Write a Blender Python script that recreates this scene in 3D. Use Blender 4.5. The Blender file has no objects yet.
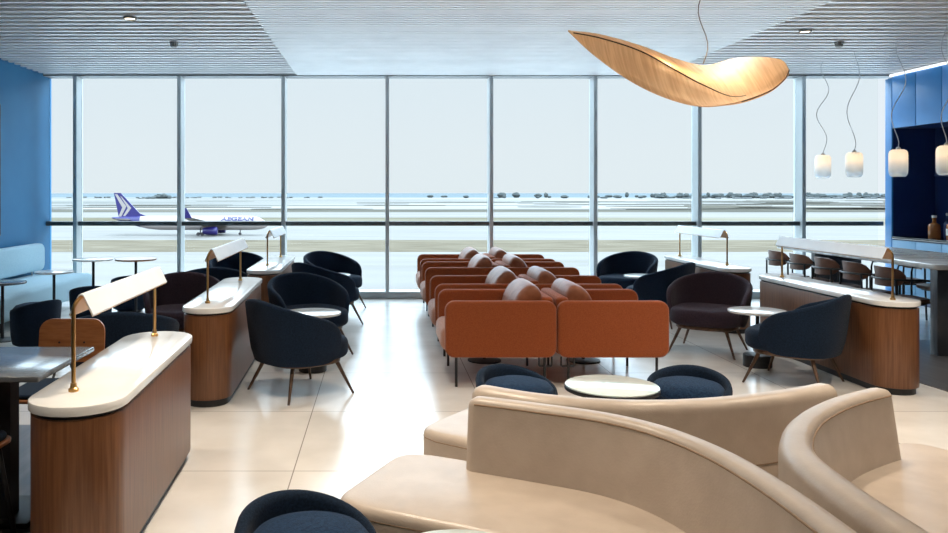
import bpy, bmesh, math, random
from mathutils import Vector, Matrix
random.seed(7)
S = bpy.context.scene
COL = S.collection
PI = math.pi
R = math.radians
EYE = 1.51
FPX = 800.0
PX0, PY0 = 381.0, 193.0

# ------------------------------------------------------------------ materials
def new_mat(name):
    m = bpy.data.materials.new(name); m.use_nodes = True
    nt = m.node_tree
    b = nt.nodes.get('Principled BSDF')
    return m, nt, b

def setp(b, **kw):
    names = dict(color='Base Color', rough='Roughness', metal='Metallic', spec='Specular IOR Level',
                 coat='Coat Weight', coat_r='Coat Roughness', sheen='Sheen Weight', trans='Transmission Weight',
                 ior='IOR', em='Emission Color', ems='Emission Strength', alpha='Alpha', sheen_r='Sheen Roughness')
    for k, v in kw.items():
        s = b.inputs[names[k]]
        s.default_value = (v[0], v[1], v[2], 1) if isinstance(v, (tuple, list)) else v

def mottled(name, c1, c2, scale=6.0, rough=.6, stretch=(1, 1, 1), bump=0.0, bump_scale=None, detail=6, ramp=(.35, .65), coords='Object', **kw):
    """Two colours mixed by noise, optional fine bump."""
    m, nt, b = new_mat(name)
    setp(b, rough=rough, **kw)
    tc = nt.nodes.new('ShaderNodeTexCoord'); mp = nt.nodes.new('ShaderNodeMapping')
    mp.inputs['Scale'].default_value = stretch
    nt.links.new(tc.outputs[coords], mp.inputs['Vector'])
    nz = nt.nodes.new('ShaderNodeTexNoise'); nz.inputs['Scale'].default_value = scale; nz.inputs['Detail'].default_value = detail
    nt.links.new(mp.outputs['Vector'], nz.inputs['Vector'])
    rp = nt.nodes.new('ShaderNodeValToRGB')
    rp.color_ramp.elements[0].position = ramp[0]; rp.color_ramp.elements[0].color = (*c1, 1)
    rp.color_ramp.elements[1].position = ramp[1]; rp.color_ramp.elements[1].color = (*c2, 1)
    nt.links.new(nz.outputs['Fac'], rp.inputs['Fac']); nt.links.new(rp.outputs['Color'], b.inputs['Base Color'])
    if bump:
        n2 = nt.nodes.new('ShaderNodeTexNoise'); n2.inputs['Scale'].default_value = bump_scale or scale * 8; n2.inputs['Detail'].default_value = 3
        nt.links.new(mp.outputs['Vector'], n2.inputs['Vector'])
        bp = nt.nodes.new('ShaderNodeBump'); bp.inputs['Strength'].default_value = bump; bp.inputs['Distance'].default_value = .01
        nt.links.new(n2.outputs['Fac'], bp.inputs['Height']); nt.links.new(bp.outputs['Normal'], b.inputs['Normal'])
    return m

M = {}
M['wood'] = mottled('walnut_veneer', (0.1291, 0.0485, 0.0179), (0.1994, 0.0821, 0.0336), scale=9, rough=.38, stretch=(9, 9, .35), detail=8)
M['ply'] = mottled('oak_plywood', (0.3060, 0.1105, 0.0382), (0.3995, 0.1573, 0.0595), scale=6, rough=.35, stretch=(2, 2, 14))
M['stone'] = mottled('white_stone', (.80, .80, .78), (.90, .90, .89), scale=3, rough=.13, ramp=(.3, .55))
M['marble'] = mottled('pale_marble', (.52,.66,.64), (.70,.80,.78), scale=4, rough=.1, stretch=(1, 2.5, 1), detail=10, ramp=(.36, .52))
M['greymarble'] = mottled('grey_marble', (.045,.055,.07), (.15,.16,.175), scale=2.2, rough=.15, stretch=(1, 7, 1), detail=12, ramp=(.3, .7))
M['barstone'] = mottled('bar_marble', (.46, .47, .47), (.72, .73, .73), scale=2.5, rough=.14, stretch=(1, 3, 1), detail=10)
M['navy'] = mottled('navy_wool', (.004,.011,.026), (.009,.022,.046), scale=120, rough=.92, bump=.35, bump_scale=300, sheen=.05, spec=.15)
M['navyseat'] = mottled('blue_boucle', (.005, .019, .052), (.014, .042, .095), scale=90, rough=.95, bump=.5, bump_scale=240, sheen=.05, spec=.2)
M['plum'] = mottled('dark_plum_wool', (.030, .020, .030), (.052, .034, .045), scale=120, rough=.92, bump=.35, bump_scale=300, sheen=.05, spec=.15)
M['rust'] = mottled('rust_fabric', (0.2782, 0.0618, 0.0170), (0.3709, 0.0927, 0.0263), scale=150, rough=.9, bump=.3, bump_scale=320, sheen=.25, spec=.2)
M['rustseat'] = mottled('rust_seat_fabric', (.42, .17, .09), (.52, .22, .13), scale=150, rough=.8, bump=.3, bump_scale=320, sheen=.4, spec=.3)
M['leather'] = mottled('cognac_leather', (.27, .088, .038), (.36, .13, .062), scale=14, rough=.46, bump=.25, bump_scale=26, spec=.4)
M['beige'] = mottled('beige_leather', (.46, .38, .31), (.52, .435, .36), scale=9, rough=.36, bump=.08, bump_scale=120, spec=.5)
M['piping'] = mottled('dark_beige_thread', (.28, .19, .12), (.34, .23, .15), scale=40, rough=.7)
M['bronze'] = mottled('bronze_metal', (.10, .065, .045), (.16, .10, .07), scale=20, rough=.4, metal=.8)
M['black'] = mottled('black_metal', (.012, .013, .015), (.02, .021, .024), scale=30, rough=.45)
M['brass'] = mottled('brushed_brass', (.62, .36, .13), (.72, .44, .18), scale=12, rough=.28, metal=1.0, stretch=(1, 1, .1))
M['shade'] = mottled('white_lacquer', (.78, .80, .83), (.84, .86, .88), scale=5, rough=.4)
M['shadein'] = mottled('brass_lining', (.55, .30, .12), (.62, .36, .16), scale=9, rough=.4)
M['alu'] = mottled('grey_aluminium', (0.4387, 0.4875, 0.5070), (0.5265, 0.5753, 0.5948), scale=4, rough=.4, metal=.35, stretch=(1, 1, .1))
M['transom'] = mottled('dark_transom', (.06, .075, .08), (.085, .10, .105), scale=4, rough=.5, stretch=(1, 1, .1))
M['headmetal'] = mottled('grey_head_metal', (.15, .165, .175), (.18, .195, .205), scale=4, rough=.6)
M['slat'] = mottled('white_slat', (.84, .85, .87), (.90, .91, .93), scale=3, rough=.4)
M['plenum'] = mottled('grey_plenum', (.42, .43, .45), (.48, .49, .51), scale=3, rough=.8)
M['sideboard'] = mottled('grey_board', (.17, .175, .185), (.21, .215, .225), scale=3, rough=.6)
M['bluewall'] = mottled('blue_plaster', (.022, .150, .310), (.028, .172, .345), scale=1.6, rough=.6, spec=.2)
M['bluecab'] = mottled('blue_lacquer', (.028, .185, .46), (.036, .215, .51), scale=2, rough=.35)
M['bluelow'] = mottled('pale_blue_lacquer', (0.1280, 0.2880, 0.4640), (0.1520, 0.3200, 0.4960), scale=2, rough=.35)
M['niche'] = mottled('navy_niche', (.008, .025, .10), (.012, .035, .13), scale=2, rough=.3)
M['backwall'] = mottled('warm_plaster', (.42,.35,.29), (.48,.40,.33), scale=2, rough=.8)
M['bench'] = mottled('pale_blue_fabric', (.33, .52, .62), (.42, .60, .69), scale=90, rough=.9, bump=.2, bump_scale=200, sheen=.2)
M['screen'] = mottled('black_glass', (.004, .0045, .006), (.006, .0065, .008), scale=2, rough=.08)
M['darkfloor'] = mottled('dark_parquet', (.075, .070, .072), (.125, .115, .112), scale=3, rough=.3, stretch=(6, .6, 1))
M['chairpad'] = mottled('brown_hide', (.10, .045, .028), (.155, .07, .042), scale=12, rough=.45)
M['amber'] = mottled('amber_spirit', (.30, .10, .025), (.38, .14, .04), scale=3, rough=.08, spec=.7)
M['cork'] = mottled('pale_stopper', (.55, .52, .48), (.62, .60, .56), scale=20, rough=.5)
M['paper'] = mottled('paper_label', (.75, .74, .68), (.82, .81, .76), scale=20, rough=.7)
M['detector'] = mottled('grey_plastic', (.20, .20, .19), (.26, .26, .25), scale=9, rough=.5)
M['cable'] = mottled('white_cable', (.62, .64, .66), (.68, .70, .72), scale=30, rough=.6)
M['greycable'] = mottled('grey_cable', (.22, .20, .19), (.28, .26, .24), scale=30, rough=.6)
M['clasp'] = mottled('steel', (.5, .5, .5), (.6, .6, .6), scale=10, rough=.3, metal=1)
# airliner + airfield
M['hull'] = mottled('white_hull', (.25, .215, .205), (.27, .235, .225), scale=.2, rough=.35)
M['indigo'] = mottled('indigo_paint', (.012, .008, .085), (.016, .011, .10), scale=.3, rough=.35)
M['wingtan'] = mottled('wing_grey', (0.1054, 0.0837, 0.0651), (0.1302, 0.1054, 0.0837), scale=.3, rough=.4)
M['darkpane'] = mottled('dark_cabin_glass', (.09, .09, .13), (.12, .12, .17), scale=1, rough=.2)
M['tyre'] = mottled('dark_rubber', (.05, .045, .05), (.08, .07, .07), scale=3, rough=.7, spec=.03)
M['concrete'] = mottled('pale_concrete', (.140, .130, .122), (.162, .152, .143), scale=.05, rough=.85, stretch=(.5, 2.5, 1), detail=10, spec=.03)
M['bounceconcrete'] = mottled('bounce_white_concrete', (.58, .58, .57), (.66, .66, .65), scale=.05, rough=.85, detail=10, spec=.03)  # for unseen near ground, made extra pale to bounce light onto the ceiling
M['runway'] = mottled('pale_runway', (.135, .126, .12), (.165, .152, .145), scale=.03, rough=.85, stretch=(.2, 3, 1), detail=8, spec=.03)
M['drygrass'] = mottled('dry_grass', (.070, .056, .038), (.135, .112, .082), scale=.5, rough=.95, stretch=(.2, 1, 1), detail=12, ramp=(.3, .68), spec=.03)
M['greengrass'] = mottled('green_grass', (.085, .073, .048), (.15, .135, .105), scale=.03, rough=.95, stretch=(.2, 1, 1), detail=12, spec=.03)
M['salt'] = mottled('salt_flat', (.085, .083, .076), (.185, .172, .162), scale=.012, rough=.7, stretch=(.10, .9, 1), detail=12, ramp=(.43, .56), spec=.03)
M['scrub'] = mottled('marsh_scrub', (.045, .042, .034), (.090, .080, .064), scale=.03, rough=.95, stretch=(.2, 1, 1), detail=12, spec=.03)
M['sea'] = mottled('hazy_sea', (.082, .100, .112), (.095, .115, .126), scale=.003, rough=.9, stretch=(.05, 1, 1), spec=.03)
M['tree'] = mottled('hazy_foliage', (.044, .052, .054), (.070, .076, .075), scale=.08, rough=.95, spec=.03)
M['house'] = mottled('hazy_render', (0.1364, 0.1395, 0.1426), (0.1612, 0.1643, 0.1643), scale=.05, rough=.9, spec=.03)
M['yellowline'] = mottled('faded_yellow_paint', (0.1488, 0.1302, 0.0868), (0.1612, 0.1457, 0.1054), scale=.5, rough=.85, spec=.03)
M['joint'] = mottled('pavement_joint', (0.0992, 0.1023, 0.1054), (0.1178, 0.1209, 0.1240), scale=.5, rough=.9, spec=.03)

def floor_mat():
    m, nt, b = new_mat('cream_tile')
    setp(b, rough=.22, spec=.55)
    g = nt.nodes.new('ShaderNodeNewGeometry'); sx = nt.nodes.new('ShaderNodeSeparateXYZ')
    nt.links.new(g.outputs['Position'], sx.inputs[0])
    def mth(op, a, b_=None):
        n = nt.nodes.new('ShaderNodeMath'); n.operation = op
        for i, v in enumerate((a, b_)):
            if v is None: continue
            if isinstance(v, (int, float)): n.inputs[i].default_value = v
            else: nt.links.new(v, n.inputs[i])
        return n.outputs[0]
    def line(ax, off, pitch):
        t = mth('DIVIDE', mth('SUBTRACT', sx.outputs[ax], off), pitch)
        f = mth('FRACT', mth('ADD', t, 50.5))
        d = mth('ABSOLUTE', mth('SUBTRACT', f, .5))
        return mth('LESS_THAN', d, .0032 / pitch * 1.0)
    ln = mth('MAXIMUM', line('X', -.475, 1.2), line('Y', 4.345, 1.185))
    nz = nt.nodes.new('ShaderNodeTexNoise'); nz.inputs['Scale'].default_value = 2.2; nz.inputs['Detail'].default_value = 9
    nt.links.new(g.outputs['Position'], nz.inputs['Vector'])
    rp = nt.nodes.new('ShaderNodeValToRGB')
    rp.color_ramp.elements[0].color = (.69, .65, .60, 1); rp.color_ramp.elements[1].color = (.79, .75, .70, 1)
    rp.color_ramp.elements[0].position = .35; rp.color_ramp.elements[1].position = .65
    nt.links.new(nz.outputs['Fac'], rp.inputs['Fac'])
    mx = nt.nodes.new('ShaderNodeMix'); mx.data_type = 'RGBA'
    nt.links.new(ln, mx.inputs['Factor']); nt.links.new(rp.outputs['Color'], mx.inputs[6]); mx.inputs[7].default_value = (.30, .27, .24, 1)
    nt.links.new(mx.outputs[2], b.inputs['Base Color'])
    r2 = mth('ADD', mth('MULTIPLY', nz.outputs['Fac'], .12), .16); nt.links.new(r2, b.inputs['Roughness'])
    return m
M['floor'] = floor_mat()

def pane_mat():
    m, nt, b = new_mat('window_glass'); nt.nodes.remove(b)
    out = nt.nodes['Material Output']
    t = nt.nodes.new('ShaderNodeBsdfTransparent'); t.inputs['Color'].default_value = (.97, .985, .98, 1)
    gl = nt.nodes.new('ShaderNodeBsdfGlossy'); gl.inputs['Roughness'].default_value = .02
    mx = nt.nodes.new('ShaderNodeMixShader'); lw = nt.nodes.new('ShaderNodeLayerWeight'); lw.inputs['Blend'].default_value = .12
    nt.links.new(lw.outputs['Fresnel'], mx.inputs['Fac']); nt.links.new(t.outputs[0], mx.inputs[1]); nt.links.new(gl.outputs[0], mx.inputs[2])
    nt.links.new(mx.outputs[0], out.inputs['Surface'])
    return m
M['pane'] = pane_mat()

def veneer_mat():
    m, nt, b = new_mat('lit_wood_veneer')
    out = nt.nodes['Material Output']
    setp(b, rough=.5, ems=.36)
    tc = nt.nodes.new('ShaderNodeTexCoord'); mp = nt.nodes.new('ShaderNodeMapping'); mp.inputs['Scale'].default_value = (60, 3, 3)
    nt.links.new(tc.outputs['Object'], mp.inputs['Vector'])
    nz = nt.nodes.new('ShaderNodeTexNoise'); nz.inputs['Scale'].default_value = 1.0; nz.inputs['Detail'].default_value = 4
    nt.links.new(mp.outputs['Vector'], nz.inputs['Vector'])
    rp = nt.nodes.new('ShaderNodeValToRGB')
    rp.color_ramp.elements[0].color = (.66, .43, .235, 1); rp.color_ramp.elements[1].color = (.80, .56, .33, 1)
    rp.color_ramp.elements[0].position = .35; rp.color_ramp.elements[1].position = .65
    nt.links.new(nz.outputs['Fac'], rp.inputs['Fac']); nt.links.new(rp.outputs['Color'], b.inputs['Base Color']); nt.links.new(rp.outputs['Color'], b.inputs['Emission Color'])
    tr = nt.nodes.new('ShaderNodeBsdfTranslucent'); nt.links.new(rp.outputs['Color'], tr.inputs['Color'])
    mx = nt.nodes.new('ShaderNodeMixShader'); mx.inputs['Fac'].default_value = .5
    nt.links.new(b.outputs[0], mx.inputs[1]); nt.links.new(tr.outputs[0], mx.inputs[2]); nt.links.new(mx.outputs[0], out.inputs['Surface'])
    return m
M['veneer'] = veneer_mat()
M['rib'] = mottled('dark_rib', (.07, .035, .02), (.11, .055, .03), scale=20, rough=.5)

def frosted_mat():
    """Blown glass, frosted towards the top of the shade and clear towards its foot."""
    m, nt, b = new_mat('frosted_glass'); out = nt.nodes['Material Output']; nt.nodes.remove(b)
    tc = nt.nodes.new('ShaderNodeTexCoord'); sx = nt.nodes.new('ShaderNodeSeparateXYZ')
    nt.links.new(tc.outputs['Generated'], sx.inputs[0])
    tr = nt.nodes.new('ShaderNodeBsdfTranslucent'); tr.inputs['Color'].default_value = (.95, .93, .9, 1)
    df = nt.nodes.new('ShaderNodeBsdfDiffuse'); df.inputs['Color'].default_value = (.85, .87, .9, 1)
    a = nt.nodes.new('ShaderNodeMixShader'); a.inputs['Fac'].default_value = .45
    nt.links.new(tr.outputs[0], a.inputs[1]); nt.links.new(df.outputs[0], a.inputs[2])
    tp = nt.nodes.new('ShaderNodeBsdfTransparent'); tp.inputs['Color'].default_value = (.80, .88, .94, 1)
    gl = nt.nodes.new('ShaderNodeBsdfGlossy'); gl.inputs['Roughness'].default_value = .05
    c = nt.nodes.new('ShaderNodeMixShader'); c.inputs['Fac'].default_value = .12
    nt.links.new(tp.outputs[0], c.inputs[1]); nt.links.new(gl.outputs[0], c.inputs[2])
    rp = nt.nodes.new('ShaderNodeValToRGB'); rp.color_ramp.elements[0].position = .05; rp.color_ramp.elements[0].color = (.25, .25, .25, 1)
    rp.color_ramp.elements[1].position = .65; rp.color_ramp.elements[1].color = (.93, .93, .93, 1)
    nt.links.new(sx.outputs['Z'], rp.inputs['Fac'])
    mx = nt.nodes.new('ShaderNodeMixShader'); nt.links.new(rp.outputs['Color'], mx.inputs['Fac'])
    nt.links.new(c.outputs[0], mx.inputs[1]); nt.links.new(a.outputs[0], mx.inputs[2]); nt.links.new(mx.outputs[0], out.inputs['Surface'])
    return m
M['frosted'] = frosted_mat()

def emis(name, col, st):
    m, nt, b = new_mat(name); setp(b, color=(.8, .8, .8), em=col, ems=st); return m
M['bulb'] = emis('warm_bulb', (1, .68, .38), 9)
M['lens'] = emis('downlight_lens', (1, .80, .55), 6)
M['led'] = emis('led_strip', (.95, .97, 1), 1.3)

# ------------------------------------------------------------------ mesh builder
class MB:
    def __init__(s): s.v = []; s.f = []
    def loft(s, rings, closed=True, cap0=True, cap1=True, loop=False):
        base = len(s.v); n = len(rings[0])
        for r in rings: s.v += [tuple(p) for p in r]
        nr = len(rings)
        for i in range(nr if loop else nr - 1):
            a = base + i * n; b = base + ((i + 1) % nr) * n
            for j in range(n if closed else n - 1):
                k = (j + 1) % n
                s.f.append((a + j, a + k, b + k, b + j))
        if closed and not loop:
            if cap0: s.f.append(tuple(base + j for j in range(n))[::-1])
            if cap1: s.f.append(tuple(base + (nr - 1) * n + j for j in range(n)))
        return s
    def prism(s, outline, z0, z1, r=0.0, seg=3, mat=None):
        rings = []
        if r <= 0:
            rings = [[(x, y, z0) for x, y in outline], [(x, y, z1) for x, y in outline]]
        else:
            for k in range(seg + 1):
                a = k / seg * PI / 2; o = inset(outline, r * (1 - math.sin(a))); z = z0 + r * (1 - math.cos(a))
                rings.append([(x, y, z) for x, y in o])
            for k in range(seg + 1):
                a = (1 - k / seg) * PI / 2; o = inset(outline, r * (1 - math.sin(a))); z = z1 - r * (1 - math.cos(a))
                rings.append([(x, y, z) for x, y in o])
        if mat is not None: rings = [[tuple(mat @ Vector(p)) for p in rg] for rg in rings]
        return s.loft(rings)
    def box(s, x0, x1, y0, y1, z0, z1, r=0.0, seg=2, mat=None):
        w, d = x1 - x0, y1 - y0
        if r <= 0: o = [(x0, y0), (x1, y0), (x1, y1), (x0, y1)]
        else: o = [((x0 + x1) / 2 + x, (y0 + y1) / 2 + y) for x, y in rrect(w, d, min(r * 1.3, w / 2 * .98, d / 2 * .98), 3)]
        return s.prism(o, z0, z1, r, seg, mat)
    def tube(s, path, r, n=10, r1=None):
        P = [Vector(p) for p in path]; rings = []
        up = Vector((0, 0, 1)); prev = None
        for i, p in enumerate(P):
            t = (P[min(i + 1, len(P) - 1)] - P[max(i - 1, 0)]).normalized()
            if prev is None:
                a = t.cross(up)
                if a.length < .05: a = t.cross(Vector((1, 0, 0)))
            else: a = prev - t * prev.dot(t)
            a.normalize(); prev = a; b = t.cross(a)
            rr = r if r1 is None else r + (r1 - r) * i / (len(P) - 1)
            rings.append([p + (a * math.cos(2 * PI * j / n) + b * math.sin(2 * PI * j / n)) * rr for j in range(n)])
        return s.loft(rings)
    def lathe(s, prof, n=32, c=(0, 0)):
        return s.loft([[(c[0] + r * math.cos(2 * PI * j / n), c[1] + r * math.sin(2 * PI * j / n), z) for j in range(n)] for r, z in prof])
    def build(s, name, mat, parent=None, angle=38, loc=None):
        me = bpy.data.meshes.new(name); me.from_pydata(s.v, [], s.f)
        bm = bmesh.new(); bm.from_mesh(me); bmesh.ops.recalc_face_normals(bm, faces=bm.faces); bm.to_mesh(me); bm.free()
        me.materials.append(M[mat] if isinstance(mat, str) else mat)
        me.polygons.foreach_set('use_smooth', [True] * len(me.polygons))
        me.set_sharp_from_angle(angle=R(angle))
        o = bpy.data.objects.new(name, me); COL.objects.link(o)
        if parent is not None: o.parent = parent
        if loc: o.location = loc
        return o

def inset(o, d):
    if abs(d) < 1e-9: return list(o)
    n = len(o); out = []
    area = sum(o[i][0] * o[(i + 1) % n][1] - o[(i + 1) % n][0] * o[i][1] for i in range(n))
    sg = 1 if area > 0 else -1
    for i in range(n):
        a, b, c = Vector(o[i - 1]), Vector(o[i]), Vector(o[(i + 1) % n])
        e1 = (b - a); e2 = (c - b)
        if e1.length < 1e-9 or e2.length < 1e-9: out.append(tuple(b)); continue
        e1.normalize(); e2.normalize()
        n1 = Vector((-e1.y, e1.x)) * sg; n2 = Vector((-e2.y, e2.x)) * sg
        m = n1 + n2
        if m.length < 1e-6: m = n1
        m.normalize(); k = max(.4, m.dot(n1))
        out.append(tuple(b + m * d / k))
    return out

def rrect(w, d, r, n=4):
    pts = []
    for cx, cy, a0 in ((w/2 - r, d/2 - r, 0), (-w/2 + r, d/2 - r, 90), (-w/2 + r, -d/2 + r, 180), (w/2 - r, -d/2 + r, 270)):
        for k in range(n + 1):
            a = R(a0 + 90 * k / n); pts.append((cx + r * math.cos(a), cy + r * math.sin(a)))
    return pts

def stadium(w, d, n=12):
    r = w / 2; pts = []
    for k in range(n + 1):
        a = PI * k / n; pts.append((r * math.cos(a), d/2 - r + r * math.sin(a)))
    for k in range(n + 1):
        a = PI + PI * k / n; pts.append((r * math.cos(a), -d/2 + r + r * math.sin(a)))
    return pts

def superell(a, b, p=2.6, n=40):
    out = []
    for k in range(n):
        t = 2 * PI * k / n; c, s_ = math.cos(t), math.sin(t)
        out.append((a * math.copysign(abs(c) ** (2 / p), c), b * math.copysign(abs(s_) ** (2 / p), s_)))
    return out

def circle(r, n=40): return [(r * math.cos(2*PI*k/n), r * math.sin(2*PI*k/n)) for k in range(n)]

def catmull(pts, m=6):
    P = [Vector(p) for p in pts]; P = [P[0] * 2 - P[1]] + P + [P[-1] * 2 - P[-2]]; out = []
    for i in range(1, len(P) - 2):
        for k in range(m):
            t = k / m; a, b, c, d = P[i-1], P[i], P[i+1], P[i+2]
            out.append(.5 * ((2*b) + (c - a) * t + (2*a - 5*b + 4*c - d) * t*t + (3*b - a - 3*c + d) * t**3))
    out.append(P[-2]); return out

# ------------------------------------------------------------------ scene bookkeeping
def tag(o, label, cat, group=None, kind=None):
    o['label'] = label; o['category'] = cat
    if group: o['group'] = group
    if kind: o['kind'] = kind
    return o
def thing(name, loc=(0, 0, 0), rz=0):
    o = bpy.data.objects.new(name, None); o.empty_display_size = .1; COL.objects.link(o)
    o.location = loc; o.rotation_euler = (0, 0, rz); return o
def structure(o): o['kind'] = 'structure'; return o
def dup(o, loc=None, rz=None):
    def cp(src, parent):
        c = src.copy(); COL.objects.link(c)
        if parent is not None: c.parent = parent
        for ch in list(src.children): cp(ch, c)
        return c
    r = cp(o, None)
    if loc is not None: r.location = loc
    if rz is not None: r.rotation_euler = (0, 0, rz)
    return r

class Kind:
    """First call hands out the prototype, later calls copies of it."""
    def __init__(s, proto): s.p = proto; s.used = False
    def put(s, x, y, rz, label, cat, group, z=0):
        o = s.p if not s.used else dup(s.p)
        s.used = True
        o.location = (x, y, z); o.rotation_euler = (0, 0, rz)
        return tag(o, label, cat, group)

# ------------------------------------------------------------------ camera / render look
cd = bpy.data.cameras.new('camera'); cam = bpy.data.objects.new('camera', cd); COL.objects.link(cam)
cam.location = (0, 0, EYE); cam.rotation_euler = (PI/2, 0, 0)
cd.sensor_width = 36; cd.lens = 36 * FPX / 948
cd.shift_x = (474 - PX0) / 948; cd.shift_y = -(266.5 - PY0) / 948
cd.clip_end = 60000; cd.clip_start = .05
S.camera = cam
S.view_settings.view_transform = 'Standard'; S.view_settings.look = 'None'; S.view_settings.gamma = 1
S.view_settings.exposure = 0.0

# ------------------------------------------------------------------ room shell
XL, XR, YW, YB, ZC = -4.82, 7.23, 11.45, -4.0, 3.2
XRB = 7.83
structure(MB().box(XL - .2, XRB + .2, YB - .2, YW + .25, -.2, 0).build('floor', 'floor'))
structure(MB().box(XL - .2, XRB + .2, YB - .2, YW + .3, 3.34, 3.5).build('ceiling', 'plenum'))
structure(MB().box(XL - .2, XL, YB - .2, YW + .25, 0, 3.34).build('wall_left', 'bluewall'))
structure(MB().box(XRB, XRB + .2, YB - .2, YW + .25, 0, 3.34).build('wall_right', 'niche'))
structure(MB().box(XL, XRB, YB - .2, YB, 0, 3.34).build('wall_back', 'backwall'))
# ceiling: white slats under grey boards in the side bays, closer slats under paler boards over the middle bay
XA, XB = -1.2, 3.95
structure(MB().box(XL + .005, XA - .012, -3.95, YW - .04, ZC + .03, 3.34).build('ceiling_left', 'sideboard'))
structure(MB().box(XB + .012, XRB - .005, -3.95, YW - .04, ZC + .03, 3.34).build('ceiling_right', 'sideboard'))
structure(MB().box(XA - .008, XB + .008, -3.95, YW - .04, ZC + .012, 3.34).build('ceiling_middle', 'plenum'))
sl = MB(); y = -3.9
while y < 11.4:
    sl.box(XL + .01, XA - .012, y, y + .05, ZC, ZC + .03); sl.box(XB + .012, XR + .1, y, y + .05, ZC, ZC + .03); y += .18
structure(sl.build('trim_1', 'slat'))
sl = MB(); y = -3.9
while y < 11.4:
    sl.box(XA, XB, y, y + .048, ZC - .012, ZC + .012); y += .09
structure(sl.build('trim_2', 'slat'))
structure(MB().box(XL, XRB, YW - .04, YW + .24, ZC - .02, 3.34).build('trim_3', 'headmetal'))      # window head
# curtain wall
mx = [(74.7 + 104.2 * i - PX0) * YW / FPX for i in range(8)]
for i, x in enumerate(mx):
    structure(MB().box(x - .026, x + .026, YW, YW + .24, .1, ZC - .02).build('trim_%d' % (10 + i), 'alu'))
edges = [XL] + mx + [XR]
structure(MB().box(XL, XR + .1, YW - .02, YW + .24, 0, .1, .008).build('trim_4', 'alu'))       # sill
ZT = 1.07
for i in range(9):
    a, b = edges[i] + (.026 if i else 0), edges[i + 1] - (.026 if i < 8 else 0)
    structure(MB().box(a, b, YW + .06, YW + .2, ZT - .03, ZT + .03).build('trim_%d' % (20 + i), 'transom'))
    structure(MB().box(a, b, YW + .19, YW + .205, .1, ZC - .02).build('window_%d' % (i + 1), 'pane'))
# darker floor zones either side of the middle aisle
structure(MB().prism([(-4.6, .5), (-1.42, .5), (-1.42, 5.2), (-4.6, 5.2)], 0, .004).build('floor_left', 'darkfloor'))
zone = [(4.14, 8.2)] + [(4.14 + .02 * k - .25 * math.sin(k / 9 * PI / 2) * 0, 8.2 - .26 * k) for k in range(1, 10)] + [(4.6, 5.55), (5.2, 5.3), (7.9, 5.1), (7.9, 8.2)]
structure(MB().prism(zone, 0, .004).build('floor_right', 'darkfloor'))
# cove light at the head of the cabinet wall
tag(MB().box(XR - .05, XR - .012, 7.6, 11.3, ZC - .05, ZC - .02).build('cove_light', 'led'), 'thin white light strip running along the top of the blue cabinets', 'light')

# ------------------------------------------------------------------ bar wall
tall = thing('tall_cabinet', (XR + .3, 11.35, 0)); tag(tall, 'full-height light blue cabinet beside the window end of the bar', 'cabinet')
MB().box(-.3, .29, -.06, .06, 0, 3.14).build('carcass', 'niche', tall)
MB().box(-.325, -.3, -.062, .085, 0.02, 3.13, .004).build('door', 'bluecab', tall)
def cab_y(k): return 11.28 - .5 * (k + 1), 11.28 - .5 * k
UL = ['light blue upper cabinet next to the tall window-side cabinet', 'light blue upper cabinet above the bottles, second from the window',
      'light blue upper cabinet third from the window, at the photo edge', 'light blue upper cabinet fourth from the window']
LL = ['pale blue base cabinet next to the tall window-side cabinet', 'pale blue base cabinet under the bottles, second from the window',
      'pale blue base cabinet third from the window, at the photo edge', 'pale blue base cabinet fourth from the window']
for k in range(4):
    a, b = cab_y(k)
    c = thing('upper_cabinet', (XR + .3, (a + b)/2, 2.42)); tag(c, UL[k], 'cabinet', 'upper cabinets over the bar niche')
    MB().box(-.3, .29, -.248, .248, 0, .74).build('carcass', 'niche', c)
    MB().box(-.325, -.3, -.246, .246, 0, .735, .004).build('door', 'bluecab', c)
    c = thing('base_cabinet', (XR + .3, (a + b)/2, 0)); tag(c, LL[k], 'cabinet', 'base cabinets under the bar counter')
    MB().box(-.3, .29, -.248, .248, 0, .86).build('carcass', 'niche', c)
    MB().box(-.325, -.3, -.246, .246, .08, .85, .004).build('door', 'bluelow', c)
tag(MB().box(XR - .03, XRB - .01, 9.28, 11.28, .865, .9, .006).build('bar_counter', 'screen'), 'dark bar counter running over the pale blue base cabinets', 'counter')
tag(MB().box(XRB - .26, XRB - .003, 9.4, 10.95, 1.74, 1.76).build('wall_shelf', 'niche'), 'thin dark shelf inside the navy bar niche', 'shelf')
def bottle(x, y, w, h, label, mat='amber', lab=False):
    t = thing('bottle', (x, y, .9)); tag(t, label, 'bottle', 'bottles on the bar counter')
    MB().lathe([(w*.46, 0), (w*.5, .01), (w*.5, h*.5), (w*.44, h*.6), (w*.17, h*.68), (w*.15, h*.86), (w*.19, h*.87), (w*.19, h*.89)], 20).build('glass_body', mat, t)
    MB().lathe([(w*.14, h*.885), (w*.2, h*.9), (w*.2, h*.99), (w*.15, h)], 16).build('stopper', 'cork', t)
    if lab:
        MB().lathe([(w*.505, h*.16), (w*.51, h*.18), (w*.51, h*.4), (w*.505, h*.42)], 20).build('paper_label', 'paper', t)
bottle(7.47, 10.80, .15, .31, 'squat amber bottle with pale stopper, nearest the window on the bar')
bottle(7.66, 10.82, .09, .34, 'slender dark bottle standing behind the squat amber bottle', 'niche')
bottle(7.49, 10.50, .12, .33, 'amber bottle with a white label at the photo edge of the bar', 'amber', True)

# wall screen
t = thing('wall_screen', (XL + .03, 9.17, 1.8)); tag(t, 'black flat screen mounted on the blue left wall', 'screen')
MB().box(-.03, .02, -.87, .87, -.83, .83, .006).build('bezel', 'black', t)
MB().box(.018, .024, -.85, .85, -.81, .81).build('display', 'screen', t)

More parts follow.
